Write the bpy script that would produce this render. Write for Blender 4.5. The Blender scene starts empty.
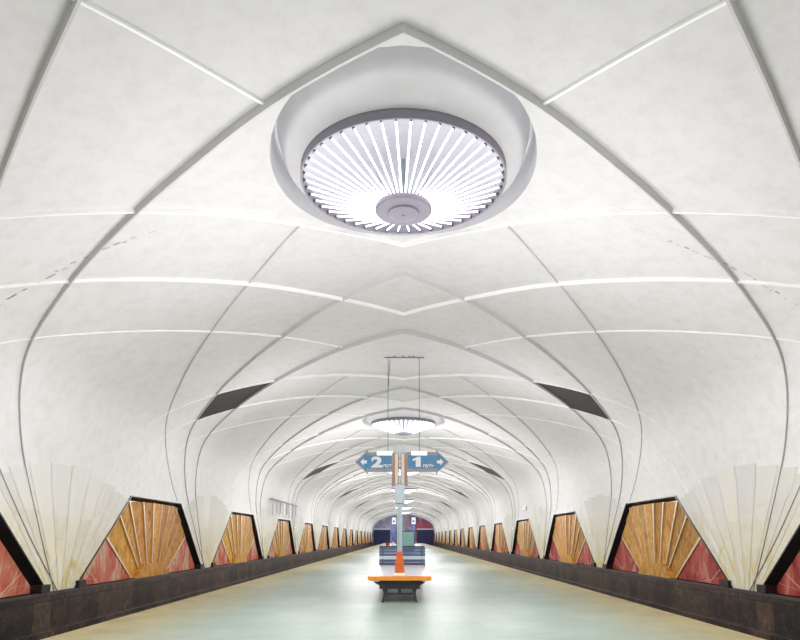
import bpy, bmesh, math, random
import numpy as np
from mathutils import Vector, Matrix
random.seed(7)
C = bpy.context.scene.collection
PI = math.pi
ORD = ['nearest', 'second', 'third', 'fourth', 'fifth', 'sixth', 'seventh', 'eighth', 'ninth', 'tenth',
       'eleventh', 'twelfth', 'thirteenth', 'fourteenth', 'fifteenth', 'sixteenth', 'seventeenth']

# ------------------------------------------------------------------ materials
def lin(c):
    return tuple(((v/255)/12.92 if v/255 <= .04045 else ((v/255+.055)/1.055)**2.4) for v in c)
def new_mat(name):
    m = bpy.data.materials.new(name); m.use_nodes = True
    nt = m.node_tree; b = nt.nodes['Principled BSDF']
    return m, nt, b
def N(nt, typ, **kw):
    n = nt.nodes.new(typ)
    for k, v in kw.items():
        if k in n.inputs: n.inputs[k].default_value = v
        else: setattr(n, k, v)
    return n
def ramp(nt, stops):
    r = nt.nodes.new('ShaderNodeValToRGB'); e = r.color_ramp.elements
    while len(e) < len(stops): e.new(.5)
    for i, (p, c) in enumerate(stops):
        e[i].position = p; e[i].color = (*c, 1)
    return r
def coords(nt, scale=(1, 1, 1), kind='Object'):
    t = nt.nodes.new('ShaderNodeTexCoord'); mp = nt.nodes.new('ShaderNodeMapping')
    mp.inputs['Scale'].default_value = scale
    nt.links.new(t.outputs[kind], mp.inputs['Vector'])
    return mp
def mixc(nt, fac, a, b, mode='MIX'):
    m = nt.nodes.new('ShaderNodeMix'); m.data_type = 'RGBA'; m.blend_type = mode
    for sock, v in ((m.inputs[0], fac), (m.inputs[6], a), (m.inputs[7], b)):
        if hasattr(v, 'is_linked') or hasattr(v, 'links'): nt.links.new(v, sock)
        elif isinstance(v, (int, float)): sock.default_value = v
        else: sock.default_value = (*v, 1)
    return m.outputs[2]
def plain(name, rgb, rough=.5, metal=0., noise=.06, scale=3., emit=0.):
    m, nt, b = new_mat(name)
    c = lin(rgb); mp = coords(nt)
    n = N(nt, 'ShaderNodeTexNoise', Scale=scale, Detail=4.)
    nt.links.new(mp.outputs[0], n.inputs['Vector'])
    r = ramp(nt, [(.3, tuple(v*(1-noise) for v in c)), (.7, tuple(min(1, v*(1+noise)) for v in c))])
    nt.links.new(n.outputs['Fac'], r.inputs[0]); nt.links.new(r.outputs[0], b.inputs['Base Color'])
    b.inputs['Roughness'].default_value = rough; b.inputs['Metallic'].default_value = metal
    if emit:
        nt.links.new(r.outputs[0], b.inputs['Emission Color']); b.inputs['Emission Strength'].default_value = emit
    return m

def mat_plaster():
    m, nt, b = new_mat('white_plaster')
    mp = coords(nt, (.35, .35, .35))
    n = N(nt, 'ShaderNodeTexNoise', Scale=1.2, Detail=8., Roughness=.65); nt.links.new(mp.outputs[0], n.inputs['Vector'])
    r = ramp(nt, [(.34, (.90, .898, .895)), (.6, (.93, .93, .93))]); nt.links.new(n.outputs['Fac'], r.inputs[0])
    mp2 = coords(nt, (2.2, 2.2, 2.2))
    n2 = N(nt, 'ShaderNodeTexNoise', Scale=1.6, Detail=9., Roughness=.7); nt.links.new(mp2.outputs[0], n2.inputs['Vector'])
    r2 = ramp(nt, [(.28, (.90, .895, .885)), (.55, (1, 1, 1))]); nt.links.new(n2.outputs['Fac'], r2.inputs[0])
    c = mixc(nt, 1., r.outputs[0], r2.outputs[0], 'MULTIPLY')
    # the crown is greyer, the haunches whiter: uneven light put into the colour
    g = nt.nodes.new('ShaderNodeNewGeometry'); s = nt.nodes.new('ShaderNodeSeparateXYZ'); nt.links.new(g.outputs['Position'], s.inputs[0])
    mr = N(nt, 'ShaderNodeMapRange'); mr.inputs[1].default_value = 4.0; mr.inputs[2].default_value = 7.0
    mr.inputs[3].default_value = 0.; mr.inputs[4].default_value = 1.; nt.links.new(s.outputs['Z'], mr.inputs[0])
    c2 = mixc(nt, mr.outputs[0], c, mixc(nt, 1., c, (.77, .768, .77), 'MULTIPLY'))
    nt.links.new(c2, b.inputs['Base Color']); b.inputs['Roughness'].default_value = .7
    b.inputs['Specular IOR Level'].default_value = .1
    bp = N(nt, 'ShaderNodeBump', Strength=.05, Distance=.03); nt.links.new(n2.outputs['Fac'], bp.inputs['Height']); nt.links.new(bp.outputs[0], b.inputs['Normal'])
    return m
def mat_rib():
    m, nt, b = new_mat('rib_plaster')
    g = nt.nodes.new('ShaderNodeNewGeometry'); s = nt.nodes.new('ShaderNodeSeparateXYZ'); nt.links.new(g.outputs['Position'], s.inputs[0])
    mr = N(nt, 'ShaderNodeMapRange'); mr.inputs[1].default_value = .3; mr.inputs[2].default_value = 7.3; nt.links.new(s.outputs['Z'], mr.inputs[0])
    r = ramp(nt, [(0., (.16, .14, .11)), (.30, (.40, .40, .39)), (.70, (.52, .52, .52)), (.93, (.66, .66, .66))]); nt.links.new(mr.outputs[0], r.inputs[0])  # brown joint dirt at the foot; the greys above are shade put into the colour
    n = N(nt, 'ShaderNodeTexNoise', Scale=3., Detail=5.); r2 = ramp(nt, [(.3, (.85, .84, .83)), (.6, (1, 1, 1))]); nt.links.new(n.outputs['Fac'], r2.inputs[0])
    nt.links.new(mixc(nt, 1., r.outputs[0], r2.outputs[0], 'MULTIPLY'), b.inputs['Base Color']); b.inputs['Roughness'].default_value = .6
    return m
def mat_cladding():
    m, nt, b = new_mat('cream_marble')
    a = nt.nodes.new('ShaderNodeAttribute'); a.attribute_name = 'Col'
    mp = coords(nt, (1, 1.6, .8))
    n = N(nt, 'ShaderNodeTexNoise', Scale=1.5, Detail=8., Roughness=.65, Distortion=1.2); nt.links.new(mp.outputs[0], n.inputs['Vector'])
    r = ramp(nt, [(.30, (.70, .56, .20)), (.42, (.82, .74, .44)), (.55, (.90, .86, .68)), (.7, (.88, .86, .76))]); nt.links.new(n.outputs['Fac'], r.inputs[0])
    g = nt.nodes.new('ShaderNodeNewGeometry'); s = nt.nodes.new('ShaderNodeSeparateXYZ'); nt.links.new(g.outputs['Position'], s.inputs[0])
    mr = N(nt, 'ShaderNodeMapRange'); mr.inputs[1].default_value = .5; mr.inputs[2].default_value = 2.4; nt.links.new(s.outputs['Z'], mr.inputs[0])
    c = mixc(nt, mr.outputs[0], r.outputs[0], (.84, .838, .815))
    c = mixc(nt, 1., c, a.outputs['Color'], 'MULTIPLY')
    nt.links.new(c, b.inputs['Base Color']); b.inputs['Roughness'].default_value = .65; b.inputs['Specular IOR Level'].default_value = .08
    return m
def mat_amber():
    m, nt, b = new_mat('amber_marble')
    a = nt.nodes.new('ShaderNodeAttribute'); a.attribute_name = 'Col'
    oi = nt.nodes.new('ShaderNodeObjectInfo')
    mp = coords(nt, (1, 2.2, .9)); 
    ad = nt.nodes.new('ShaderNodeVectorMath'); ad.operation = 'ADD'; nt.links.new(mp.outputs[0], ad.inputs[0]); nt.links.new(oi.outputs['Location'], ad.inputs[1])
    n = N(nt, 'ShaderNodeTexNoise', Scale=2.2, Detail=9., Roughness=.7, Distortion=1.8); nt.links.new(ad.outputs[0], n.inputs['Vector'])
    r = ramp(nt, [(.28, (.22, .08, .011)), (.40, (.50, .215, .034)), (.53, (.68, .36, .075)), (.70, (.82, .56, .20))]); nt.links.new(n.outputs['Fac'], r.inputs[0])
    c = mixc(nt, 1., r.outputs[0], a.outputs['Color'], 'MULTIPLY')
    hs = N(nt, 'ShaderNodeHueSaturation'); nt.links.new(c, hs.inputs['Color'])
    mr = N(nt, 'ShaderNodeMapRange'); mr.inputs[3].default_value = .49; mr.inputs[4].default_value = .508; nt.links.new(oi.outputs['Random'], mr.inputs[0]); nt.links.new(mr.outputs[0], hs.inputs['Hue'])
    nt.links.new(hs.outputs[0], b.inputs['Base Color']); b.inputs['Roughness'].default_value = .55; b.inputs['Specular IOR Level'].default_value = .1
    return m
def mat_red(name, stops):
    m, nt, b = new_mat(name)
    oi = nt.nodes.new('ShaderNodeObjectInfo')
    mp = coords(nt, (1, 1.3, .7))
    ad = nt.nodes.new('ShaderNodeVectorMath'); ad.operation = 'ADD'; nt.links.new(mp.outputs[0], ad.inputs[0]); nt.links.new(oi.outputs['Location'], ad.inputs[1])
    n = N(nt, 'ShaderNodeTexNoise', Scale=1.3, Detail=10., Roughness=.68, Distortion=.9); nt.links.new(ad.outputs[0], n.inputs['Vector'])
    r = ramp(nt, stops); nt.links.new(n.outputs['Fac'], r.inputs[0])
    nt.links.new(r.outputs[0], b.inputs['Base Color']); b.inputs['Roughness'].default_value = .55; b.inputs['Specular IOR Level'].default_value = .1
    return m
def mat_skirt():
    m, nt, b = new_mat('black_marble_tiles')
    mp = coords(nt, (1, 1, 1), 'Object')
    sp = nt.nodes.new('ShaderNodeSeparateXYZ'); nt.links.new(mp.outputs[0], sp.inputs[0])
    cb = nt.nodes.new('ShaderNodeCombineXYZ'); nt.links.new(sp.outputs['Y'], cb.inputs[0])
    ma = N(nt, 'ShaderNodeMath', operation='MULTIPLY_ADD'); ma.inputs[1].default_value = 1.; ma.inputs[2].default_value = 6.0
    nt.links.new(sp.outputs['Z'], ma.inputs[0]); nt.links.new(ma.outputs[0], cb.inputs[1])
    br = N(nt, 'ShaderNodeTexBrick', Scale=1.0); br.offset = 0.
    br.inputs['Brick Width'].default_value = .72; br.inputs['Row Height'].default_value = 2.0; br.inputs['Mortar Size'].default_value = .012
    br.inputs['Color1'].default_value = (.085, .060, .045, 1); br.inputs['Color2'].default_value = (.026, .024, .024, 1); br.inputs['Mortar'].default_value = (.016, .016, .018, 1)
    nt.links.new(cb.outputs[0], br.inputs['Vector'])
    n = N(nt, 'ShaderNodeTexNoise', Scale=3., Detail=9., Roughness=.75, Distortion=1.5); nt.links.new(mp.outputs[0], n.inputs['Vector'])
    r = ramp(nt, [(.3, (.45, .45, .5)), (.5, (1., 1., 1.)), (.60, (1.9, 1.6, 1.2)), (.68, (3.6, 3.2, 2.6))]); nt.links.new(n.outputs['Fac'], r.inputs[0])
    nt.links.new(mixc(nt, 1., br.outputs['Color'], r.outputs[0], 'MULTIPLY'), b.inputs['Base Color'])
    b.inputs['Roughness'].default_value = .38; b.inputs['Specular IOR Level'].default_value = .25
    return m
def mat_floor():
    m, nt, b = new_mat('platform_stone')
    mp = coords(nt, (1, 1, 1))
    br = N(nt, 'ShaderNodeTexBrick', Scale=1.0); br.offset = .5
    br.inputs['Brick Width'].default_value = 1.25; br.inputs['Row Height'].default_value = .9; br.inputs['Mortar Size'].default_value = .006
    br.inputs['Color1'].default_value = (*lin((144, 159, 149)), 1); br.inputs['Color2'].default_value = (*lin((153, 166, 155)), 1); br.inputs['Mortar'].default_value = (*lin((132, 144, 135)), 1)
    nt.links.new(mp.outputs[0], br.inputs['Vector'])
    n = N(nt, 'ShaderNodeTexNoise', Scale=.7, Detail=8., Roughness=.7); nt.links.new(mp.outputs[0], n.inputs['Vector'])
    r = ramp(nt, [(.3, (.80, .84, .82)), (.6, (1., 1., 1.))]); nt.links.new(n.outputs['Fac'], r.inputs[0])
    c = mixc(nt, 1., br.outputs['Color'], r.outputs[0], 'MULTIPLY')
    sp = nt.nodes.new('ShaderNodeSeparateXYZ'); nt.links.new(mp.outputs[0], sp.inputs[0])
    ab = N(nt, 'ShaderNodeMath', operation='ABSOLUTE'); nt.links.new(sp.outputs['X'], ab.inputs[0])
    n2 = N(nt, 'ShaderNodeTexNoise', Scale=1.6, Detail=7., Roughness=.7); nt.links.new(mp.outputs[0], n2.inputs['Vector'])
    ad = N(nt, 'ShaderNodeMath', operation='MULTIPLY_ADD'); ad.inputs[1].default_value = 2.2; nt.links.new(n2.outputs['Fac'], ad.inputs[0]); nt.links.new(ab.outputs[0], ad.inputs[2])
    mr = N(nt, 'ShaderNodeMapRange'); mr.inputs[1].default_value = 4.1; mr.inputs[2].default_value = 5.9; nt.links.new(ad.outputs[0], mr.inputs[0])
    st = ramp(nt, [(.25, lin((142, 121, 76))), (.5, lin((166, 154, 110))), (.7, lin((176, 168, 134)))]); nt.links.new(n2.outputs['Fac'], st.inputs[0])
    c = mixc(nt, mr.outputs[0], c, st.outputs[0])
    nt.links.new(c, b.inputs['Base Color'])
    b.inputs['Roughness'].default_value = .45; b.inputs['Specular IOR Level'].default_value = .15
    return m
def mat_glow(name, rgb, strength):
    m, nt, b = new_mat(name)
    b.inputs['Base Color'].default_value = (*lin(rgb), 1)
    b.inputs['Emission Color'].default_value = (*lin(rgb), 1); b.inputs['Emission Strength'].default_value = strength
    return m

M = dict(
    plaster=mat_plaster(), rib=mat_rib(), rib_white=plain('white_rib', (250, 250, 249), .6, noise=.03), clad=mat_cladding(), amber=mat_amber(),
    red=mat_red('pink_red_marble', [(.30, (.30, .04, .025)), (.42, (.54, .10, .06)), (.51, (.60, .20, .13)), (.58, (.66, .48, .32)), (.66, (.52, .14, .09)), (.76, (.34, .08, .05))]),
    crimson=mat_red('crimson_marble', [(.30, (.15, .022, .02)), (.44, (.36, .055, .045)), (.55, (.50, .12, .09)), (.66, (.60, .33, .26)), (.76, (.32, .06, .05))]),
    cream=plain('cream_strip', (232, 216, 180), .35), skirt=mat_skirt(), floor=mat_floor(),
    black=plain('black_frame_marble', (26, 25, 26), .35, noise=.3), coping=plain('dark_coping', (74, 64, 66), .35, noise=.2),
    vent=plain('dark_grille', (52, 50, 49), .6, noise=.15, scale=8), grey=plain('grey_metal', (150, 150, 156), .45, .2),
    lampgrey=plain('lamp_grey', (138, 134, 146), .5), steel=plain('brushed_steel', (150, 162, 166), .4, .3),
    white=plain('white_enamel', (238, 238, 240), .35), blue=plain('sign_blue', (78, 140, 182), .4, noise=.1),
    navy=plain('slat_blue', (70, 90, 130), .4, noise=.1), dark=plain('dark_iron', (40, 38, 44), .45, noise=.2),
    orange=plain('orange_varnished_wood', (200, 88, 16), .3, noise=.22, scale=6), honey=plain('honey_wood', (214, 134, 40), .3, noise=.15, scale=5),
    seat=plain('pale_seat', (200, 196, 204), .3, noise=.05), teal=plain('teal_metal', (136, 182, 180), .45, noise=.1),
    pale=plain('pale_plate', (222, 224, 224), .5), lit=mat_glow('lit_enamel', (245, 245, 245), .55), cove=plain('cove_paint', (216, 216, 219), .7, noise=.05, scale=1.5), beige=plain('beige_panel', (168, 160, 150), .45), wood=plain('casing_wood', (140, 112, 96), .45, noise=.12), trench=plain('track_ballast', (50, 46, 42), .9, noise=.4, scale=6),
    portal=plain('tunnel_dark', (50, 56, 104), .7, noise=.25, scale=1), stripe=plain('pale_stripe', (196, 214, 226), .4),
    redcloth=plain('red_cloth', (160, 50, 56), .7), column=plain('column_blue', (74, 90, 150), .5, noise=.15),
    tube=mat_glow('fluorescent_tube', (250, 250, 255), 2.), dome=plain('lamp_reflector', (165, 165, 172), .3, noise=.05),
    brass=plain('tube_clip', (104, 92, 86), .4, .3), crack=plain('crack_dark', (130, 126, 124), .8),
)

# ------------------------------------------------------------------ mesh helpers
def finish(o, parent=None, kind=None, label=None, cat=None, group=None):
    C.objects.link(o)
    if parent is not None: o.parent = parent
    if kind: o['kind'] = kind
    if label: o['label'] = label
    if cat: o['category'] = cat
    if group: o['group'] = group
    return o
class MB:
    def __init__(s): s.v = []; s.f = []; s.m = []; s.c = []
    def face(s, pts, mi=0, col=(1, 1, 1)):
        b = len(s.v); s.v += [tuple(p) for p in pts]; s.f.append(tuple(range(b, b+len(pts)))); s.m.append(mi); s.c.append(col)
    def grid(s, P, mi=0, col=(1, 1, 1), close=False):
        n = len(P); k = len(P[0]); b = len(s.v)
        for row in P: s.v += [tuple(p) for p in row]
        for i in range(n-1):
            for j in range(k if close else k-1):
                j2 = (j+1) % k
                s.f.append((b+i*k+j, b+i*k+j2, b+(i+1)*k+j2, b+(i+1)*k+j)); s.m.append(mi); s.c.append(col)
    def prism(s, bot, top, mi=0, col=(1, 1, 1), side=None):
        n = len(bot); s.face(list(reversed(bot)), mi, col); s.face(top, mi, col)
        for i in range(n):
            j = (i+1) % n; s.face([bot[i], bot[j], top[j], top[i]], mi if side is None else side, col if side is None else (1, 1, 1))
    def box(s, a, b, mi=0, col=(1, 1, 1)):
        (x0, y0, z0), (x1, y1, z1) = a, b
        s.prism([(x0, y0, z0), (x1, y0, z0), (x1, y1, z0), (x0, y1, z0)], [(x0, y0, z1), (x1, y0, z1), (x1, y1, z1), (x0, y1, z1)], mi, col)
    def tube(s, a, b, r, n=8, mi=0, r2=None, cap=True):
        a = Vector(a); b = Vector(b); d = (b-a).normalized()
        u = d.orthogonal().normalized(); w = d.cross(u); r2 = r if r2 is None else r2
        A = [a+(u*math.cos(2*PI*k/n)+w*math.sin(2*PI*k/n))*r for k in range(n)]
        B = [b+(u*math.cos(2*PI*k/n)+w*math.sin(2*PI*k/n))*r2 for k in range(n)]
        s.grid([A, B], mi, close=True)
        if cap: s.face(list(reversed(A)), mi); s.face(B, mi)
    def lathe(s, prof, n=48, mi=0, c=(0, 0, 0)):
        s.grid([[(c[0]+r*math.cos(2*PI*k/n), c[1]+r*math.sin(2*PI*k/n), c[2]+z) for k in range(n)] for r, z in prof], mi, close=True)
    def mesh(s, name, mats, smooth=False, weld=True):
        me = bpy.data.meshes.new(name); me.from_pydata(s.v, [], s.f)
        for m in (mats if isinstance(mats, (list, tuple)) else [mats]): me.materials.append(m)
        me.polygons.foreach_set('material_index', s.m)
        if any(c != (1, 1, 1) for c in s.c) or True:
            at = me.color_attributes.new('Col', 'FLOAT_COLOR', 'CORNER')
            arr = []
            for p in me.polygons: arr += [*s.c[p.index], 1.]*p.loop_total
            at.data.foreach_set('color', arr)
        bm = bmesh.new(); bm.from_mesh(me)
        if weld: bmesh.ops.remove_doubles(bm, verts=bm.verts, dist=1e-4)
        bmesh.ops.recalc_face_normals(bm, faces=bm.faces) if not smooth else None
        bm.to_mesh(me); bm.free()
        if smooth:
            me.polygons.foreach_set('use_smooth', [True]*len(me.polygons))
        return me
    def build(s, name, mats, parent=None, smooth=False, **kw):
        o = bpy.data.objects.new(name, s.mesh(name, mats, smooth)); return finish(o, parent, **kw)
def thing(name, label, cat, loc=(0, 0, 0), group=None, rz=0.):
    o = bpy.data.objects.new(name, None); o.location = loc; o.rotation_euler = (0, 0, rz)
    o.empty_display_size = .2
    return finish(o, None, None, label, cat, group)
def dup(root, loc, label, group=None):
    r = root.copy(); C.objects.link(r); r.location = loc; r['label'] = label
    if group: r['group'] = group
    def rec(src, dst):
        for ch in list(src.children):
            if ch.get('_made'): continue
            c = ch.copy(); C.objects.link(c); c.parent = dst; rec(ch, c)
    rec(root, r)
    return r

# ------------------------------------------------------------------ the vault: one cross-section, ribs that fan out of the piers
P = 10.75                    # distance between piers
EYE = 1.4
CP = np.array([[7.918, -1.2], [7.87, .201], [7.773, 1.84], [7.225, 3.308], [6.023, 4.266], [4.6, 4.97], [3.099, 5.476], [1.639, 5.768], [0., 5.885]])
CP[:, 1] += EYE
DEL = (.753, 1.120, 1.554); CUR = (.032, .054, .094)
def prof(t):
    n = len(CP)-1; x = min(max(t, 0.), 1.)*n; i = min(int(x), n-1); u = x-i
    g = lambda j: 2*CP[0]-CP[1] if j < 0 else (np.array([-CP[n-1][0], CP[n-1][1]]) if j > n else CP[j])
    p0, p1, p2, p3 = g(i-1), g(i), g(i+1), g(i+2)
    return .5*(2*p1+(p2-p0)*u+(2*p0-5*p1+4*p2-p3)*u*u+(3*p1-p0-3*p2+p3)*u**3)
TT = np.linspace(0, 1, 801); PT = np.array([prof(t) for t in TT])
def t_of_z(z): return float(np.interp(z, PT[:, 1], TT))
def x_of_z(z): return float(np.interp(z, PT[:, 1], PT[:, 0]))
def z_of_x(x): return float(np.interp(-abs(x), -PT[400:, 0], PT[400:, 1]))
def nrm(t):                     # inward normal in (x, z), right side
    a = prof(max(t-.004, 0)); b = prof(min(t+.004, 1)); d = b-a; d /= np.linalg.norm(d)
    if t > .998: return np.array([0., -1.])
    return np.array([-d[1], d[0]]) if (-d[1]) < 0 or d[0] < 0 else np.array([d[1], -d[0]])
H = lambda i, t: DEL[i]*(t+CUR[i]*t*(1-t))
def solve(fn, target):
    lo, hi = 0., 1.
    for _ in range(60):
        mid = (lo+hi)/2
        if fn(mid) < target: lo = mid
        else: hi = mid
    return (lo+hi)/2
FEET = [(.375+k)*P for k in range(-2, 16)]       # pier positions along the platform
Y0, Y1 = -9.5, 163.0
ZB, ZN = EYE-1.2, EYE+1.2      # bottom and top of the niches
NB, NT = .447*P, .190*P         # half width of a niche opening, bottom and top
def half(z): return NB+(z-ZB)/(ZN-ZB)*(NT-NB)
tN = t_of_z(ZN)
LAMPS = [(.875+2*k)*P for k in range(0, 8) if (.875+2*k)*P < Y1-4]
LAMPS = [-1.125*P+.0] [:0] + LAMPS
RX, RY = 2.05, 2.40

mb = MB()
Q = 2.6
tQ = float(np.interp(-Q, -PT[:, 0][400:], TT[400:]))
rows = list(np.linspace(tN, tQ, 40))
ys = list(np.linspace(Y0, Y1, 66))
for sgn in (-1, 1):
    mb.grid([[(sgn*prof(t)[0], y, prof(t)[1]) for y in (ys if sgn > 0 else ys)] for t in rows])
xs = np.linspace(-Q, Q, 17)
zQ = prof(tQ)[1]
def vz(x): return z_of_x(x)
edges = []
cur = Y0
for L in LAMPS: edges.append((cur, L-Q)); cur = L+Q
edges.append((cur, Y1))
for a, b in edges:
    yy = np.linspace(a, b, 6); mb.grid([[(x, y, vz(x)) for x in xs] for y in yy])
NA = 64
def square_pt(k):
    # 64 points around a square, 16 per side, matching xs
    side, j = divmod(k, 16); f = -Q+2*Q*j/16
    return [(Q, f), (-f, Q), (-Q, -f), (f, -Q)][side]
for L in LAMPS:
    R = []
    for u in np.linspace(0, 1, 7):
        row = []
        for k in range(NA):
            sx, sy = square_pt(k); a = math.atan2(sy/RY, sx/RX)
            ex, ey = RX*math.cos(a), RY*math.sin(a)
            x = sx+(ex-sx)*u; y = sy+(ey-sy)*u
            row.append((x, L+y, vz(x)))
        R.append(row)
    mb.grid(R, close=True)
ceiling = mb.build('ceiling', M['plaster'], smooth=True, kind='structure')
# coves around the lamps, part of the ceiling
RING, ZRING = 1.60, EYE+5.60
mb = MB()
for L in LAMPS:
    R = []
    for u in np.linspace(0, 1, 31):
        row = []
        for k in range(NA):
            a = 2*PI*k/NA
            x = (RX+(RING-RX)*u)*math.cos(a); y = (RY+(RING-RY)*u)*math.sin(a)
            z0 = vz(RX*math.cos(a)); bump = (.46*math.exp(-((u-.14)/.20)**2)+.10*math.sin(PI*u))*(1-math.exp(-u*28))*(u < .999)
            row.append((x, L+y, z0+(ZRING+.06-z0)*u+bump))
        R.append(row)
    mb.grid(R, close=True)
mb.build('lamp_cove', M['cove'], ceiling, smooth=True)

# ribs
def rib_mesh(f, sg, i, side, t0, t1, out):
    ts = np.linspace(t0, t1, 46); rows = []
    for t in ts:
        p = prof(t); n = nrm(t)
        dt = .003; pa = prof(max(t-dt, 0)); pb = prof(min(t+dt, 1))
        tan = Vector((side*(pb[0]-pa[0]), sg*P*(H(i, min(t+dt, 1))-H(i, max(t-dt, 0))), pb[1]-pa[1])).normalized()
        nn = Vector((side*n[0], 0, n[1])); sd = tan.cross(nn).normalized()
        st = (.034+.012*i)*P*max(0, 1-t/.22)**1.5 if i < 2 else 0.
        c = Vector((side*p[0], f+sg*(P*H(i, t)+st*(.9-.5*i)), p[1]))
        g = min(1, max(0, (t-.26)/.55)); k = (.55 if i == 2 else 1.)
        dep = ((.026 if sg < 0 else .012)+((.095, .058, .05)[i] if sg < 0 else .066)*g*g*(3-2*g))*k; w = .009+.010*g
        row_ = [c-nn*.03-sd*w*1.3, c+nn*dep-sd*w, c+nn*dep+sd*w, c-nn*.03+sd*w*1.3]
        if t > .9999:
            for q_ in row_: q_.x = 0.
        rows.append(row_)
    rows = [r for r in rows if Y0 < r[0][1] < Y1]
    if len(rows) > 2: out.grid(rows, close=True); return True
    return False
tcut = solve(lambda t: H(2, t)+H(0, t), 2.0)
specs = []
for f in FEET:
    for sg in (-1, 1):
        for i in range(3):
            for side in (-1, 1):
                t0 = tN+.004 if i == 2 else .0; t1 = tcut if i == 2 else 1.
                mid = f+sg*P*H(i, t1)*.5
                specs.append((abs(mid-10), f, sg, i, side, t0, t1))
specs.sort(key=lambda s: s[0])
far = MB(); cnt = 0
for d, f, sg, i, side, t0, t1 in specs:
    if cnt < 100:
        one = MB()
        if rib_mesh(f, sg, i, side, t0, t1, one): one.build('vault_rib', M['rib' if sg < 0 else 'rib_white'], ceiling); cnt += 1  # ribs towards the camera take the shaded copy, the others the lit white one
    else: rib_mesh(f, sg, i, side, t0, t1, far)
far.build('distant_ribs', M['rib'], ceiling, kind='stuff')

# an old transverse joint with broken dark stains
for side in (-1, 1):
    mb = MB(); rnd = random.Random(11+side); t = .40
    while t < .69:
        dt = rnd.uniform(.003, .014); dy = rnd.uniform(-.03, .03); w = rnd.uniform(.003, .009)*(1 if t < .63 else .5)
        a, b_ = prof(t), prof(t+dt); n = nrm(t)
        y = 10.1 if side < 0 else 10.22
        mb.face([(side*(p[0]+n[0]*.012), y+dy+q, p[1]+n[1]*.012) for p, q in ((a, -w), (a, w), (b_, w+.01), (b_, -w+.01))])
        t += dt+rnd.uniform(.002, .012)
    mb.build('joint_stain', M['crack'], ceiling)

# walls between the niches: the piers below the springing
walls = {}
for side, nm in ((-1, 'left'), (1, 'right')):
    mb = MB()
    trow = np.linspace(0, tN, 10)
    for f in FEET:
        R = []
        for t in trow:
            p = prof(t); h = P/2-half(p[1])
            R.append([(side*p[0], f+h*u, p[1]) for u in np.linspace(-1, 1, 9)])
        mb.grid(R)
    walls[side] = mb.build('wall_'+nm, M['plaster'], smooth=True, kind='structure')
    # cream marble slabs fanning out of each pier
    for q, f in enumerate(FEET):
        if f < 0 or f > Y1-2: continue
        rnd = random.Random(q*2+(side > 0)); mb = MB()
        us = [-1, -.84, -.66, -.46, -.24, 0., .24, .46, .66, .84, 1]
        tops = [1.08, 1.24, 1.42, 1.56, 1.68, 1.68, 1.56, 1.42, 1.24, 1.08]
        for k in range(10):
            za, zb = ZB+.01, EYE+tops[k]+rnd.uniform(-.03, .03)
            cuts = sorted([za, zb]+[rnd.uniform(za+.4, zb-.5) for _ in range(2)])
            cuts = [c for j, c in enumerate(cuts) if j == 0 or c-cuts[j-1] > .25 or c == zb]
            for a, b in zip(cuts[:-1], cuts[1:]):
                R = []
                for z in np.linspace(a+(.006 if a > za else 0), b-.006 if b < zb else b, 6):
                    t = t_of_z(z); n = nrm(t); x = x_of_z(z); h = P/2-half(z)-.01
                    eps = .007/h
                    R.append([(side*(x+n[0]*.012), f+h*(us[k]+eps), z), (side*(x+n[0]*.012), f+h*(us[k+1]-eps), z)])
                # fan tops drop away from the middle
                if b == zb:
                    sl = -.10*(k-4.5)/4.5
                    y0, y1 = R[-1][0][1], R[-1][1][1]
                    R[-1] = [(R[-1][0][0], y0, zb-sl*.5), (R[-1][1][0], y1, zb+sl*.5)]
                v = rnd.uniform(.90, 1.04); mb.grid(R, col=(v, v, v*rnd.uniform(.94, 1.)))
        mb.build('marble_cladding', M['clad'], walls[side])

# skirting of black marble along the track, with coping and plinth
for side, nm in ((-1, 'left'), (1, 'right')):
    mb = MB()
    for x0, x1, z0, z1, mi in ((7.90, 8.4, -1.15, ZB, 0), (7.80, 8.4, -1.15, EYE-2.06, 0), (7.86, 8.4, ZB-.07, ZB+.0, 1)):
        mb.box((min(side*x0, side*x1), Y0, z0), (max(side*x0, side*x1), Y1, z1), mi)
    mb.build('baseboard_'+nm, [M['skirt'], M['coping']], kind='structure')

# platform and track beds
mb = MB(); mb.box((-5., Y0, -.9), (5., Y1, 0)); mb.build('floor', M['floor'], kind='structure')
mb = MB(); mb.box((-8.4, Y0, -1.4), (8.4, Y1, -1.15)); mb.build('track_bed', M['trench'], kind='structure')
mb = MB(); mb.box((-8.6, Y0-.3, -1.4), (8.6, Y0, 7.6)); mb.build('wall_back', M['plaster'], kind='structure')

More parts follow.
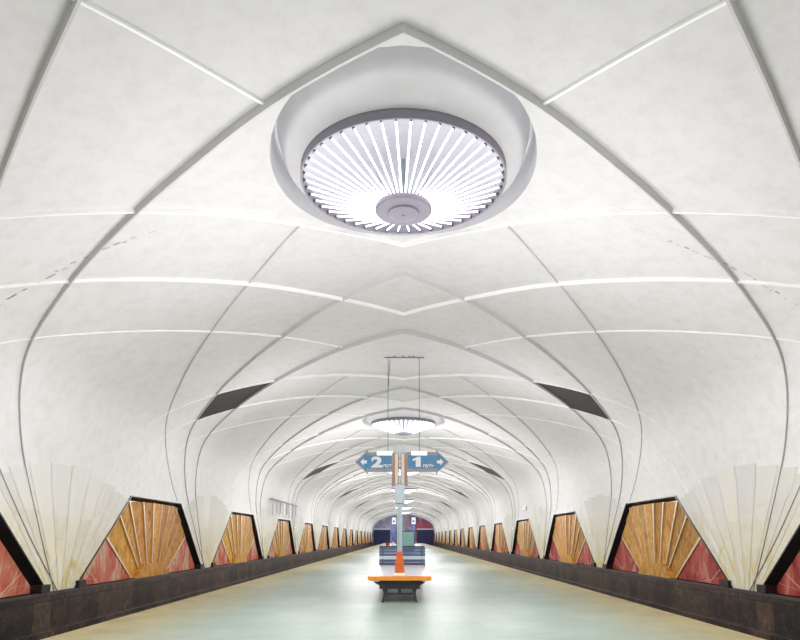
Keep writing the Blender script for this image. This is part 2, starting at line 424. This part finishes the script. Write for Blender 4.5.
# ------------------------------------------------------------------ niche panels
DEEP = .15; ZF = EYE-1.2+.0
def niche_proto(side):
    """parts in local coordinates: origin at the wall surface, base middle"""
    X0 = x_of_z(ZB)
    def pt(y, z, d):   # d = how far behind the wall surface
        return (side*(x_of_z(z)+d-X0), y, z-ZB)
    hb, ht = NB, NT; fb, ft = NB-.22, NT-.15; zt = ZN-.13
    parts = {}
    mb = MB()
    outer = [(-hb, ZB), (-ht, ZN), (ht, ZN), (hb, ZB)]; inner = [(-fb, ZB), (-ft, zt), (ft, zt), (fb, ZB)]
    for i in range(3):
        for k in range(6):
            a, b = k/6, (k+1)/6
            L = lambda A, f: (A[i][0]+(A[i+1][0]-A[i][0])*f, A[i][1]+(A[i+1][1]-A[i][1])*f)
            oa, ob, ia, ib = L(outer, a), L(outer, b), L(inner, a), L(inner, b)
            mid = lambda o, n: (o[0]*.8+n[0]*.2, o[1]*.8+n[1]*.2)
            ma, m_b = mid(oa, ia), mid(ob, ib)
            mb.face([pt(*oa, .05), pt(*ob, .05), pt(*ob, -.03), pt(*oa, -.03)])
            mb.face([pt(*oa, -.03), pt(*ob, -.03), pt(*m_b, -.03), pt(*ma, -.03)])
            mb.face([pt(*ma, -.03), pt(*m_b, -.03), pt(*ib, DEEP), pt(*ia, DEEP)])
    for s in (-1, 1):     # plinth blocks at the feet of the frame
        y0, y1 = sorted((s*(hb-.05), s*(hb-.52+.12)))
        y1b = y1
        mb.box((min(pt(0, ZB, -.10)[0], pt(0, ZB, DEEP)[0]), y0, 0), (max(pt(0, ZB, -.10)[0], pt(0, ZB, DEEP)[0]), y1, .17))
    parts['frame'] = (mb, [M['black']])
    # fan of nine amber slabs, stepping forward to the middle
    zh = lambda k: ZB+k*(zt-ZB)
    leg = lambda f: fb+(ft-fb)*f
    kx0, kx1, kz = .118*P, .078*P, .40
    lo = [(-kx0, ZB), (-kx1-.10, ZB+kz*.72), (-kx1, ZB+kz), (-kx1*.55, ZB+kz), (-kx1*.18, ZB+kz)]
    hi = [(-leg(.56), zh(.56)), (-leg(.80), zh(.80)), (-leg(.985), zh(.985)), (-ft*.56, zt), (-ft*.19, zt)]
    lo = lo+[(-a, b) for a, b in reversed(lo)]; hi = hi+[(-a, b) for a, b in reversed(hi)]
    rnd = random.Random(3+side); mb = MB()
    for k in range(9):
        d = DEEP-.02-.034*(4-abs(k-4))
        poly = [lo[k], lo[k+1], hi[k+1], hi[k]]
        if k == 1 or k == 7: pass
        v = rnd.uniform(.70, 1.12); col = (v, v*rnd.uniform(.92, 1.05), v*rnd.uniform(.8, 1.15))
        nseg = 5
        def lerp(a, b, f): return (a[0]+(b[0]-a[0])*f, a[1]+(b[1]-a[1])*f)
        cutf = rnd.uniform(.3, .7)
        for j in range(nseg):
            fa, fbb = j/nseg, (j+1)/nseg
            q = [lerp(lo[k], hi[k], fa), lerp(lo[k+1], hi[k+1], fa), lerp(lo[k+1], hi[k+1], fbb), lerp(lo[k], hi[k], fbb)]
            g = 1. if fa < cutf else .9
            cc = tuple(x*g for x in col)
            mb.face([pt(*p, d) for p in q], 0, cc)
            mb.face([pt(*q[0], d), pt(*q[3], d), pt(*q[3], DEEP+.02), pt(*q[0], DEEP+.02)], 1)
            mb.face([pt(*q[1], d), pt(*q[2], d), pt(*q[2], DEEP+.02), pt(*q[1], DEEP+.02)], 1)
        mb.face([pt(*hi[k], d), pt(*hi[k+1], d), pt(*hi[k+1], DEEP+.02), pt(*hi[k], DEEP+.02)], 0, col)
        if k < 8:    # pale strip along the joint, wider towards the track entrance
            w_ = (.075, .075, .07, .06, .03, .02, .02, .02)[k]*.5; d2 = DEEP-.02-.034*(4-min(abs(k-4), abs(k-3)))-.014
            a_, b_ = lo[k+1], hi[k+1]
            mb.face([pt(a_[0]-w_*.6, a_[1], d2), pt(a_[0]+w_*.6, a_[1], d2), pt(b_[0]+w_, b_[1], d2), pt(b_[0]-w_, b_[1], d2)], 1)
    parts['fan'] = (mb, [M['amber'], M['cream']])
    mb = MB()
    hexa = [(-kx0, ZB), (kx0, ZB), (kx1, ZB+kz), (-kx1, ZB+kz)]
    mb.prism([pt(*p, DEEP) for p in hexa], [pt(*p, -.03) for p in hexa], 0, (.92, .95, .9))
    parts['keystone'] = (mb, [M['amber']])
    for s in (-1, 1):
        mb = MB()
        tri = [(-s*kx0, ZB), (-s*fb, ZB), (-s*leg(.56), zh(.56))]
        mb.face([pt(*p, DEEP) for p in tri])
        for fr in (.18, .36):      # thin pale joints of the red slabs
            q = (tri[1][0]+(tri[2][0]-tri[1][0])*fr, tri[1][1]+(tri[2][1]-tri[1][1])*fr)
            b0 = tri[0][0]+(tri[1][0]-tri[0][0])*(.25+fr); w = .013
            mb.face([pt(b0-w, ZB, DEEP-.006), pt(b0+w, ZB, DEEP-.006), pt(q[0]+w, q[1], DEEP-.006), pt(q[0]-w, q[1], DEEP-.006)], 1)
        w = .05     # pale edge strip against the fan
        mb.face([pt(*tri[0], DEEP-.03), pt(tri[0][0]-s*w*1.4, ZB, DEEP-.03), pt(tri[2][0]-s*.0, tri[2][1]-w*2, DEEP-.03), pt(*tri[2], DEEP-.03)], 1)
        parts['corner_panel%d' % s] = (mb, [M['red'] if side < 0 else M['crimson'], M['cream']])
    return {k: v[0].mesh(k, v[1]) for k, v in parts.items()}
for side, nm in ((-1, 'left'), (1, 'right')):
    meshes = niche_proto(side); k = 0
    for f in FEET[:-1]:
        yc = f+P/2
        if yc < 5 or yc > Y1-3: continue
        if k == 0: lab = 'marble fan panel on %s wall partly cut off by the frame edge, nearest the camera' % nm
        else: lab = 'amber marble fan panel in black frame, %s along the %s wall from the camera' % (ORD[k], nm)
        r = thing('fan_panel', lab, 'wall panel', (side*x_of_z(ZB), yc, ZB), 'marble fan panels along the %s wall' % nm)
        for kk, me in meshes.items():
            n2 = 'corner_panel' if kk.startswith('corner') else kk
            o = bpy.data.objects.new(n2, me); finish(o, r)
            if n2 == 'corner_panel': o['label'] = 'red veined marble corner of the panel'
        k += 1

# ------------------------------------------------------------------ chandeliers
HUBZ = -.49
def lamp_parts(detail):
    out = []
    mb = MB(); mb.lathe([(1.58, .12), (1.605, -.0), (1.605, -.085), (1.58, -.085), (1.575, -.08), (1.575, .16)], 96)
    out.append(('rim', mb.mesh('rim', M['lampgrey'], smooth=False), None))
    mb = MB(); mb.lathe([(1.60, .06), (1.45, .20), (1.0, .30), (.5, .33), (.02, .34)], 64)
    out.append(('reflector', mb.mesh('reflector', M['dome'], smooth=True), None))
    mb = MB(); mb.lathe([(.02, HUBZ+.09), (.41, HUBZ+.08), (.445, HUBZ+.04), (.445, HUBZ-.02), (.425, HUBZ-.04), (.24, HUBZ-.045), (.235, HUBZ-.075), (.20, HUBZ-.085), (.02, HUBZ-.09)], 48)
    out.append(('hub', mb.mesh('hub', M['lampgrey']), None))
    mb = MB(); mb.tube((0, 0, HUBZ+.05), (0, 0, .33), .035, 10)
    for a in range(6): mb.tube((.2*math.cos(a*PI/3), .2*math.sin(a*PI/3), HUBZ+.07), (.5*math.cos(a*PI/3), .5*math.sin(a*PI/3), .31), .008, 5)
    out.append(('stem', mb.mesh('stem', M['steel']), None))
    n = 48 if detail else 40
    big = MB()
    for k in range(n):
        a = 2*PI*(k+.5)/n; c, s = math.cos(a), math.sin(a)
        big_or = MB() if detail else big
        big_or.tube((1.55*c, 1.55*s, -.05), (.42*c, .42*s, HUBZ+.035), .0135 if detail else .022, 8)
        if detail:
            clip = MB(); clip.tube((1.58*c, 1.58*s, -.045), (1.52*c, 1.52*s, -.06), .017, 6)
            clip.tube((1.56*c, 1.56*s, -.10), (1.56*c, 1.56*s, -.02), .008, 6)
            out.append(('tube', big_or.mesh('tube', M['tube']), clip.mesh('clip', M['brass'])))
    if not detail: out.append(('tubes', big.mesh('tubes', M['tube']), None))
    return out
near_p, far_p = lamp_parts(True), lamp_parts(False)
for k, L in enumerate(LAMPS):
    lab = ['large round chandelier of radiating white tubes, nearest the camera', 'round tube chandelier above the hanging arrow signs, second from the camera'][k] if k < 2 else \
        'small distant round chandelier under the vault crown, %s from the camera' % ORD[k]
    r = thing('chandelier', lab, 'ceiling light', (0, L, ZRING), 'round chandeliers along the vault crown')
    for nm2, me, sub in (near_p if k < 1 else far_p):
        o = finish(bpy.data.objects.new(nm2, me), r)
        if nm2 == 'tubes': o['kind'] = 'stuff'
        if sub is not None: finish(bpy.data.objects.new('clip', sub), o)

# ------------------------------------------------------------------ dark ventilation grilles between the ribs, every second bay
t11 = solve(lambda t: 2*H(0, t), 1.); t12 = solve(lambda t: H(0, t)+H(1, t), 1.); t22 = solve(lambda t: 2*H(1, t), 1.)
for side, nm in ((-1, 'left'), (1, 'right')):
    k = 0
    for q in range(7):
        f = (1.375+2*q)*P
        if f+P > Y1: continue
        a = f; yc = f+P/2
        corners = [(t11, yc), (t12, a+P*H(1, t12)), (t22, yc), (t12, a+P*H(0, t12))]
        # order: top, (delta2+,delta1-), bottom, (delta1+,delta2-)
        mb = MB(); R = []
        for u in np.linspace(0, 1, 9):
            row = []
            for v in np.linspace(0, 1, 9):
                A = [corners[0][j]*(1-u)+corners[1][j]*u for j in (0, 1)]; B = [corners[3][j]*(1-u)+corners[2][j]*u for j in (0, 1)]
                t = A[0]*(1-v)+B[0]*v; y = A[1]*(1-v)+B[1]*v
                p = prof(t); n = nrm(t)
                row.append((side*(p[0]+n[0]*.03)-0, y-yc, p[1]+n[1]*.03))
            R.append(row)
        mb.grid(R)
        o = mb.build('vent_grille', M['vent'], smooth=True, label='dark lozenge vent grille between ribs of the vault, %s side, %s from the camera' % (nm, ORD[k]), cat='vent', group='dark vent grilles on the %s of the vault' % nm)
        o.location.y = yc
        k += 1

# ------------------------------------------------------------------ bench with post
BX = -.085
b = thing('platform_bench', 'long pale platform bench with honey wood edge and dark iron legs, nearest the camera', 'bench', (BX, 13.75, 0))
mb = MB()
W = .685
def seat_outline(w, y0, y1, bow):
    pts = [(-w+2*w*k/16, y0-bow*(1-(2*k/16-1)**2)) for k in range(17)]
    return pts+[(w, y1), (-w, y1)]
o1 = seat_outline(W-.05, .04, 5.62, .06)
mb.prism([(x, y, .50) for x, y in o1], [(x, y, .565) for x, y in o1])
mb.build('seat', [M['seat'], M['grey']], b)
mb = MB(); oo = seat_outline(W, -.02, 5.66, .07); ii = seat_outline(W-.05, .04, 5.62, .06)
for z, zz in ((.47, .575),):
    n = len(oo)
    for i in range(n):
        j = (i+1) % n
        mb.face([(*oo[i], .485), (*oo[j], .485), (*oo[j], zz), (*oo[i], zz)])
        mb.face([(*oo[i], zz), (*oo[j], zz), (*ii[j], zz), (*ii[i], zz)])
        mb.face([(*oo[i], .485), (*oo[j], .485), (*ii[j], .47), (*ii[i], .47)])
mb.face([(*p, .47) for p in ii])
mb.build('edge_rim', M['honey'], b, label='honey coloured varnished wooden rim')
for y in (.18, 1.95, 3.75, 5.45):
    for s in (-1, 1):
        mb = MB()
        xs_ = [(.365, .0), (.345, .06), (.325, .18), (.335, .28), (.39, .37), (.50, .43), (.56, .445)]
        wd = [.028, .026, .026, .032, .05, .06, .03]
        pr = [(s*(x-w), z) for (x, z), w in zip(xs_, wd)]+[(s*(x+w), z+(-.03 if i > 3 else 0)) for i, ((x, z), w) in reversed(list(enumerate(zip(xs_, wd))))]
        L1 = [(x-w, z+.0) for (x, z), w in zip(xs_, wd)]
        inner = [(.337, 0), (.318, .08), (.298, .2), (.29, .30), (.20, .445)]
        outer = [(.393, 0), (.37, .08), (.352, .2), (.375, .29), (.43, .36), (.53, .41), (.57, .445)]
        loop = [(s*x, z) for x, z in inner]+[(s*x, z) for x, z in reversed(outer)]
        mb.prism([(x, y-.035, z) for x, z in loop], [(x, y+.035, z) for x, z in loop])
        mb.build('leg', M['dark'], b)
    mb = MB(); mb.box((-.30, y-.02, .16), (.30, y+.02, .20)); mb.tube((0, y, .18), (0, y, .45), .03, 8)
    mb.build('crossbar', M['dark'], b)
mb = MB(); mb.box((-.44, .12, .29), (.44, 5.5, .468)); mb.build('under_frame', M['dark'], b)  # added dark box that deepens the shade under the seat
mb = MB(); mb.box((-.02, .18, .16), (.02, 5.45, .20)); mb.build('stretcher', M['dark'], b)

post = thing('sign_post', 'tall grey information post with orange wooden foot standing on the pale bench', 'post', (BX-.0, 14.25, .567))
mb = MB()
for s0, s1, z0, z1 in ((.125, .115, 0, .05),):
    mb.prism([(-s0, -s0, z0), (s0, -s0, z0), (s0, s0, z0), (-s0, s0, z0)], [(-s1, -s1, z1), (s1, -s1, z1), (s1, s1, z1), (-s1, s1, z1)])
mb.build('base_block', M['cream'], post)
mb = MB()
def frus(mb, s0, s1, z0, z1, n=4, ph=PI/4):
    k = math.sqrt(2)
    A = [(s0*k*math.cos(ph+2*PI*i/n), s0*k*math.sin(ph+2*PI*i/n), z0) for i in range(n)]; B = [(s1*k*math.cos(ph+2*PI*i/n), s1*k*math.sin(ph+2*PI*i/n), z1) for i in range(n)]
    mb.prism(A, B)
frus(mb, .112, .062, .05, .52)
for s in (-1, 0, 1):
    mb.prism([(s*.06-.014, -.125, .06), (s*.06+.014, -.125, .06), (s*.06+.014, -.09, .06), (s*.06-.014, -.09, .06)], [(s*.034-.009, -.078, .50), (s*.034+.009, -.078, .50), (s*.034+.009, -.05, .50), (s*.034-.009, -.05, .50)])
frus(mb, .075, .075, .47, .50); frus(mb, .05, .04, .52, .56)
mb.build('wooden_foot', M['orange'], post, label='fluted orange varnished wooden foot')
mb = MB(); frus(mb, .058, .058, .50, 1.62); mb.tube((-.02, -.062, .6), (-.02, -.062, 1.6), .008, 6); mb.build('pole', M['steel'], post)
mb = MB(); frus(mb, .10, .10, 1.60, 2.02)
for s in (-1, 1): mb.box((s*.105-.008, -.11, 1.58), (s*.105+.008, .11, 2.02))
mb.build('sleeve', M['steel'], post)
mb = MB()
for s in (-1, 1):
    x0, x1 = sorted((s*.02, s*.18))
    mb.prism([(x0, -.10, 2.0), (x1, -.02, 2.0), (x1, .10, 2.0), (x0, .10, 2.0)] if s > 0 else [(x0, -.02, 2.0), (x1, -.10, 2.0), (x1, .10, 2.0), (x0, .10, 2.0)],
             [(x0, -.10, 2.74), (x1, -.02, 2.74), (x1, .10, 2.74), (x0, .10, 2.74)] if s > 0 else [(x0, -.02, 2.74), (x1, -.10, 2.74), (x1, .10, 2.74), (x0, .10, 2.74)])
mb.build('casing', M['wood'], post)
mb = MB()
for s in (-1, 1):
    x0, x1 = sorted((s*.035, s*.105)); mb.box((x0, -.125, 2.03), (x1, -.09, 2.72))
mb.build('front_panel', M['beige'], post)
for s in (-1, 1):
    mb = MB(); mb.prism([(s*.08-.07, -.08, 2.74), (s*.08+.07, -.08, 2.74), (s*.08+.07, .06, 2.74), (s*.08-.07, .06, 2.74)], [(s*.08-.004, -.02, 2.95), (s*.08+.004, -.02, 2.95), (s*.08+.004, 0, 2.95), (s*.08-.004, 0, 2.95)])
    mb.build('finial', M['steel'], post)

# blue slatted bench back turned towards the pale bench
s_ = thing('slatted_bench', 'blue slatted bench back with pale stripe, at the far end of the pale bench', 'bench', (-.04, 19.62, 0))
mb = MB()
for k in range(7):
    z0 = .46+k*.093
    if k == 3: continue
    mb.box((-.71, -.02, z0), (.71, .02, z0+.085))
mb.build('back_slats', M['navy'], s_)
mb = MB(); mb.box((-.71, -.024, .46+3*.093), (.71, .02, .46+3*.093+.085)); mb.build('stripe_slat', M['stripe'], s_, label='pale stripe slat')
mb = MB(); mb.box((-.69, .02, 1.105), (.69, .06, 1.14)); mb.build('top_rail', M['dark'], s_)
for x in (-.6, .6):
    mb = MB(); mb.box((x-.03, .02, 0), (x+.03, .07, 1.12)); mb.build('post', M['dark'], s_)
    mb = MB(); mb.box((x-.03, .60, 0), (x+.03, .65, .45)); mb.box((x-.03, .05, .40), (x+.03, .65, .45)); mb.build('leg', M['dark'], s_)
mb = MB(); [mb.box((-.71, .08+k*.12, .45), (.71, .18+k*.12, .48)) for k in range(5)]; mb.build('seat', M['honey'], s_)

# ------------------------------------------------------------------ hanging arrow signs
def text(body, size, loc, parent, mat, name, sx=1., off=0.):
    cu = bpy.data.curves.new(name, 'FONT'); cu.body = body; cu.size = size; cu.extrude = .004; cu.offset = off; cu.align_x = 'CENTER'
    cu.materials.append(mat); t_ = bpy.data.objects.new(name, cu); C.objects.link(t_); bpy.context.view_layer.update(); me = bpy.data.meshes.new_from_object(t_.evaluated_get(bpy.context.evaluated_depsgraph_get())); bpy.data.objects.remove(t_); me.materials.clear(); me.materials.append(mat); o = bpy.data.objects.new(name, me); o.location = loc; o.rotation_euler = (PI/2, 0, 0); o.scale = (sx, 1, 1)
    return finish(o, parent)
SY, SZ = 20., EYE+2.40
TOPZ = z_of_x(.5)
for s, num, lab in ((-1, '2', 'blue hanging arrow sign pointing left with white number 2'), (1, '1', 'blue hanging arrow sign pointing right with white number 1')):
    r = thing('arrow_sign', lab, 'hanging sign', (-.05, SY, SZ), 'blue arrow signs hung from the vault')
    tip, hb_, hh, bh, x0 = 1.50, 1.12, .38, .215, .12
    mb = MB()
    X = lambda v: s*v
    body = [(x0, -bh), (hb_, -bh), (hb_, bh), (x0, bh)]
    mb.prism([(X(x), .0, z) for x, z in body], [(X(x), .12, z) for x, z in body])
    head = [(hb_, -hh+.06), (tip-.07, 0), (hb_, hh-.06)]
    mb.prism([(X(x), .0, z) for x, z in head], [(X(x), .12, z) for x, z in head])
    mb.build('face', M['blue'], r)
    mb = MB()   # grey metal edging
    for sg in (-1, 1):
        z0, z1 = sorted((sg*bh, sg*(bh+.10)))
        mb.box((min(X(x0), X(hb_-.03)), -.01, z0), (max(X(x0), X(hb_-.03)), .13, z1))
        pl = [(hb_-.03, sg*hh), (tip, 0), (tip-.08, 0), (hb_+.015, sg*(hh-.09))]
        mb.prism([(X(x), -.015, z) for x, z in pl], [(X(x), .13, z) for x, z in pl])
        z0, z1 = sorted((sg*(bh+.02), sg*hh)); mb.box((min(X(hb_-.03), X(hb_+.015)), -.012, z0), (max(X(hb_-.03), X(hb_+.015)), .13, z1))
    mb.build('edging', M['grey'], r)
    mb = MB(); mb.box((min(X(.30), X(.80)), -.02, bh+.0), (max(X(.30), X(.80)), .14, bh+.13))
    mb.build('lamp_box', M['lit'], r)
    mb = MB(); c = 1.22
    arrow = [(tip-.17, 0), (c, .115), (c, .05), (c-.10, .05), (c-.10, -.05), (c, -.05), (c, -.115)]
    mb.prism([(X(x), -.012, z) for x, z in arrow], [(X(x), .0, z) for x, z in arrow]); mb.build('arrow_mark', M['white'], r)
    if s < 0: text(num, .45, (X(.80), -.008, -.16), r, M['white'], 'numeral', 1.5, .022)
    else:
        mb = MB(); one = [(.44, -.16), (.60, -.16), (.60, .165), (.50, .165), (.34, .09), (.34, .02), (.44, .06)]
        mb.face([(x, -.012, z) for x, z in one]); mb.build('numeral', M['white'], r)
    text('путь', .15, (X(.42) if s < 0 else .85, -.008, -.16), r, M['white'], 'lettering', 1.1, .004)
    cx = .45 if s < 0 else .56
    mb = MB(); mb.tube((X(cx), .06, bh+.12), (X(cx), .06, TOPZ-SZ-.05), .008, 6)
    if s < 0: mb.tube((X(cx-.06), .06, TOPZ-SZ-.1), (X(cx-.005), .06, 2.45), .009, 6)
    mb.build('cable', M['dark'], r)
r = thing('ceiling_bracket', 'thin dark metal bar with clips fixed to the vault above arrow signs', 'bracket', (-.0, SY+.06, TOPZ))
mb = MB(); mb.tube((-.62, 0, -.04), (.68, 0, -.04), .014, 6); mb.build('bar', M['dark'], r)
for x in (-.30, -.02, .2, .32):
    mb = MB(); mb.box((x-.04, -.02, -.06), (x+.04, .02, .04)); mb.build('clip', M['grey'], r)

# ------------------------------------------------------------------ further down the platform
k = thing('kiosk', 'teal metal booth far down the platform behind the post', 'kiosk', (.2, 70, 0))
mb = MB(); mb.box((-1., 0, .1), (1., 1.6, 2.05)); mb.build('body', M['teal'], k)
mb = MB(); mb.box((-1.05, -.05, 2.05), (1.05, 1.65, 2.16)); mb.build('roof', M['dark'], k)
mb = MB(); mb.box((-.98, .02, 0), (.98, 1.58, .1)); mb.build('plinth', M['dark'], k)
mb = MB(); mb.box((-.35, -.03, .12), (-.31, 0, 2.03)); mb.box((.95, -.03, .12), (1.02, 0, 2.03)); mb.box((-1.02, -.03, .12), (-.95, 0, 2.03)); mb.build('door_trim', M['dark'], k)
fb_ = thing('wall_bench', 'small distant bench beside the teal booth with bags on it', 'bench', (-1.45, 70.3, 0))
mb = MB(); mb.box((-.6, -.25, .43), (.6, .25, .50)); mb.build('seat', M['seat'], fb_)
for x in (-.5, .5):
    mb = MB(); mb.box((x-.03, -.22, 0), (x+.03, .22, .43)); mb.build('leg', M['dark'], fb_)
def bag(loc, mat, w, h, lab):
    r = thing('handbag', lab, 'bag', loc)
    bm = bmesh.new(); bmesh.ops.create_cube(bm, size=1); bmesh.ops.scale(bm, vec=(w, .22, h), verts=bm.verts); bmesh.ops.translate(bm, vec=(0, 0, h/2), verts=bm.verts)
    for v in bm.verts:
        if v.co.z > h/2: v.co.x *= .7; v.co.y *= .5
    bmesh.ops.bevel(bm, geom=bm.edges[:], offset=.04, segments=2, affect='EDGES')
    me = bpy.data.meshes.new('pouch'); bm.to_mesh(me); bm.free(); me.materials.append(mat)
    finish(bpy.data.objects.new('pouch', me), r)
    mb = MB(); n = 10
    for i in range(n):
        a0, a1 = PI*i/n, PI*(i+1)/n
        mb.tube((w*.25*math.cos(a0), 0, h-.02+.16*math.sin(a0)), (w*.25*math.cos(a1), 0, h-.02+.16*math.sin(a1)), .012, 6)
    mb.build('strap', mat, r)
bag((-1.75, 70.25, .50), M['redcloth'], .5, .34, 'red bag on the small distant bench beside teal booth')
bag((-1.15, 70.25, .50), M['white'], .45, .38, 'white bag on the small distant bench, nearer the teal booth')

# end of the hall: wall, two tunnel mouths, coloured lunette, columns
def mat_mural():
    m, nt, b_ = new_mat('lunette_mural')
    mp = coords(nt, (1, 1, 1)); v = N(nt, 'ShaderNodeTexVoronoi', Scale=.8); nt.links.new(mp.outputs[0], v.inputs['Vector'])
    sp = nt.nodes.new('ShaderNodeSeparateColor'); nt.links.new(v.outputs['Color'], sp.inputs[0])
    sx = nt.nodes.new('ShaderNodeSeparateXYZ'); nt.links.new(mp.outputs[0], sx.inputs[0])
    r1 = ramp(nt, [(0., lin((120, 120, 165))), (.4, lin((190, 190, 210))), (.7, lin((150, 150, 185))), (1., lin((215, 215, 225)))])
    r2 = ramp(nt, [(0., lin((175, 60, 85))), (.45, lin((190, 95, 115))), (.65, lin((90, 90, 140))), (1., lin((205, 215, 220)))])
    nt.links.new(sp.outputs[0], r1.inputs[0]); nt.links.new(sp.outputs[0], r2.inputs[0])
    mr = N(nt, 'ShaderNodeMapRange'); mr.inputs[1].default_value = 0.; mr.inputs[2].default_value = 3.; nt.links.new(sx.outputs['X'], mr.inputs[0])
    nt.links.new(mixc(nt, mr.outputs[0], r1.outputs[0], r2.outputs[0]), b_.inputs['Base Color'])
    return m
M['mural'] = mat_mural()
mb = MB(); mb.box((-8.6, Y1, -1.4), (8.6, Y1+.3, 7.6)); wall_end = mb.build('wall_end', M['mural'], kind='structure')
for s, nm in ((-1, 'door_1'), (1, 'door_2')):
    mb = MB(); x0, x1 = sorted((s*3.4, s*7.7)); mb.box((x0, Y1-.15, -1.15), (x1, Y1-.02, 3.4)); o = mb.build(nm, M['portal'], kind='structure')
    mb = MB(); mb.box((x0, Y1-.3, 3.4), (x1, Y1-.02, 3.68)); mb.build('lintel', M['white'], o)
    mb = MB(); mb.box((x0, Y1-.18, 3.05), (x1, Y1-.14, 3.12)); mb.build('sill_line', M['column'], o)
for s in (-1, 1):
    c = thing('column', 'blue column with white round sign at the far end, %s of the post' % ('left' if s < 0 else 'right'), 'column', (s*2.35, 152, 0), 'blue columns at the far end')
    mb = MB(); frus(mb, .42, .42, 0, 6.6); mb.build('shaft', M['column'], c)
    mb = MB(); frus(mb, .55, .55, 0, .3); mb.build('base', M['dark'], c)
    mb = MB(); mb.box((-.40, -.47, 4.6), (.55, -.43, 6.2)); b2 = mb.build('sign_plate', M['white'], c)
    mb = MB(); mb.tube((.05, -.50, 5.25), (.05, -.47, 5.25), .26, 20); mb.build('blue_disc', M['column'], b2)

# name-board frame on the left wall
X = -7.50
r = thing('hanging_rail', 'pale metal rail with hanging plates high on left wall above third fan panel', 'rail', (X, 36, EYE+2.2))
ya, yb = 634*7.5/131.5-.22-36, 634*7.5/106.5-.22-36
mb = MB(); mb.tube((0, ya, 0), (0, yb, 0), .05, 8); mb.build('rail', M['grey'], r)
for j in range(8):
    y = ya+.4+(yb-ya-.8)*j/7
    mb = MB()
    if j in (3, 5): mb.box((-.02, y-.22, -.80), (.02, y+.18, -.05)); mb.build('plate', M['pale'], r)
    else:
        mb.box((-.025, y-.07, -.95 if j % 3 == 0 else -.75), (.025, y+.07, -.02)); mb.build('hanger', M['grey'], r)
for y in (ya+.5, yb-.5):
    mb = MB(); mb.tube((0, y, 0), (-.21, y, 0), .025, 6); mb.build('arm', M['grey'], r)
for (sd, y, z, lab) in ((-1, 45.6, EYE+.72, 'small grey plate on left wall pier beside the fourth fan panel'), (1, 45.2, EYE+.62, 'small grey plate on right wall pier beside the fourth fan panel'), (1, 40.2, EYE+1.86, 'small pale plate high on right wall above third fan panel')):
    x = x_of_z(z)
    r = thing('wall_plate', lab, 'plate', (sd*(x-.03), y, z))
    mb = MB(); mb.box((-.02, -.45, -.12), (.02, .45, .12)); mb.build('plate_face', M['grey'], r)

# ------------------------------------------------------------------ camera, light, look
cam = bpy.data.cameras.new('camera'); co = bpy.data.objects.new('camera', cam); C.objects.link(co)
co.location = (0, 0, EYE); th = math.atan(.105); co.rotation_euler = (PI/2+th, 0, 0)
cam.sensor_width = 36; cam.lens = 36*634*math.cos(th)/800
cam.shift_y = (217.5-634*math.cos(th)*.105)/800; cam.shift_x = -3.5/800; cam.clip_end = 400
sc = bpy.context.scene; sc.camera = co
w = bpy.data.worlds.new('world'); w.use_nodes = True; sc.world = w
w.node_tree.nodes['Background'].inputs[0].default_value = (1, 1, 1, 1); w.node_tree.nodes['Background'].inputs[1].default_value = .6
def lamp(x, y, e, z, r):  # carries chandelier light, and added fill that has no fitting
    l = bpy.data.lights.new('lamp', 'POINT'); l.energy = e; l.shadow_soft_size = r; l.color = (1., .972, 1.)
    o = bpy.data.objects.new('lamp_light', l); l.specular_factor = .06; o.location = (x, y, z); C.objects.link(o)
for L in LAMPS:
    for dy in (-.8, 1.8):
        for x in (-2., 2.): lamp(x, L+dy, 136, 3.45, .8)  # unseen points carry the light of each chandelier
    if L+P < Y1-4:
        for x in (-3.2, 3.2): lamp(x, L+P, 125, 3.6, .8)  # added fill for the bays without a chandelier
lamp(0, -6, 150, 3.0, .8)  # unseen point in place of the chandelier behind the camera
for x in (-3.5, 3.5): lamp(x, 153, 150, 3.6, .8)  # added fill that brightens the end of the hall
for x in (-3, 3): lamp(x, 2.5, 40, 2.2, .8)  # added low fill close to the camera
sc.view_settings.view_transform = 'Standard'; sc.view_settings.look = 'None'; sc.view_settings.exposure = .76
sc.cycles.max_bounces = 10; sc.cycles.diffuse_bounces = 7; sc.cycles.glossy_bounces = 3
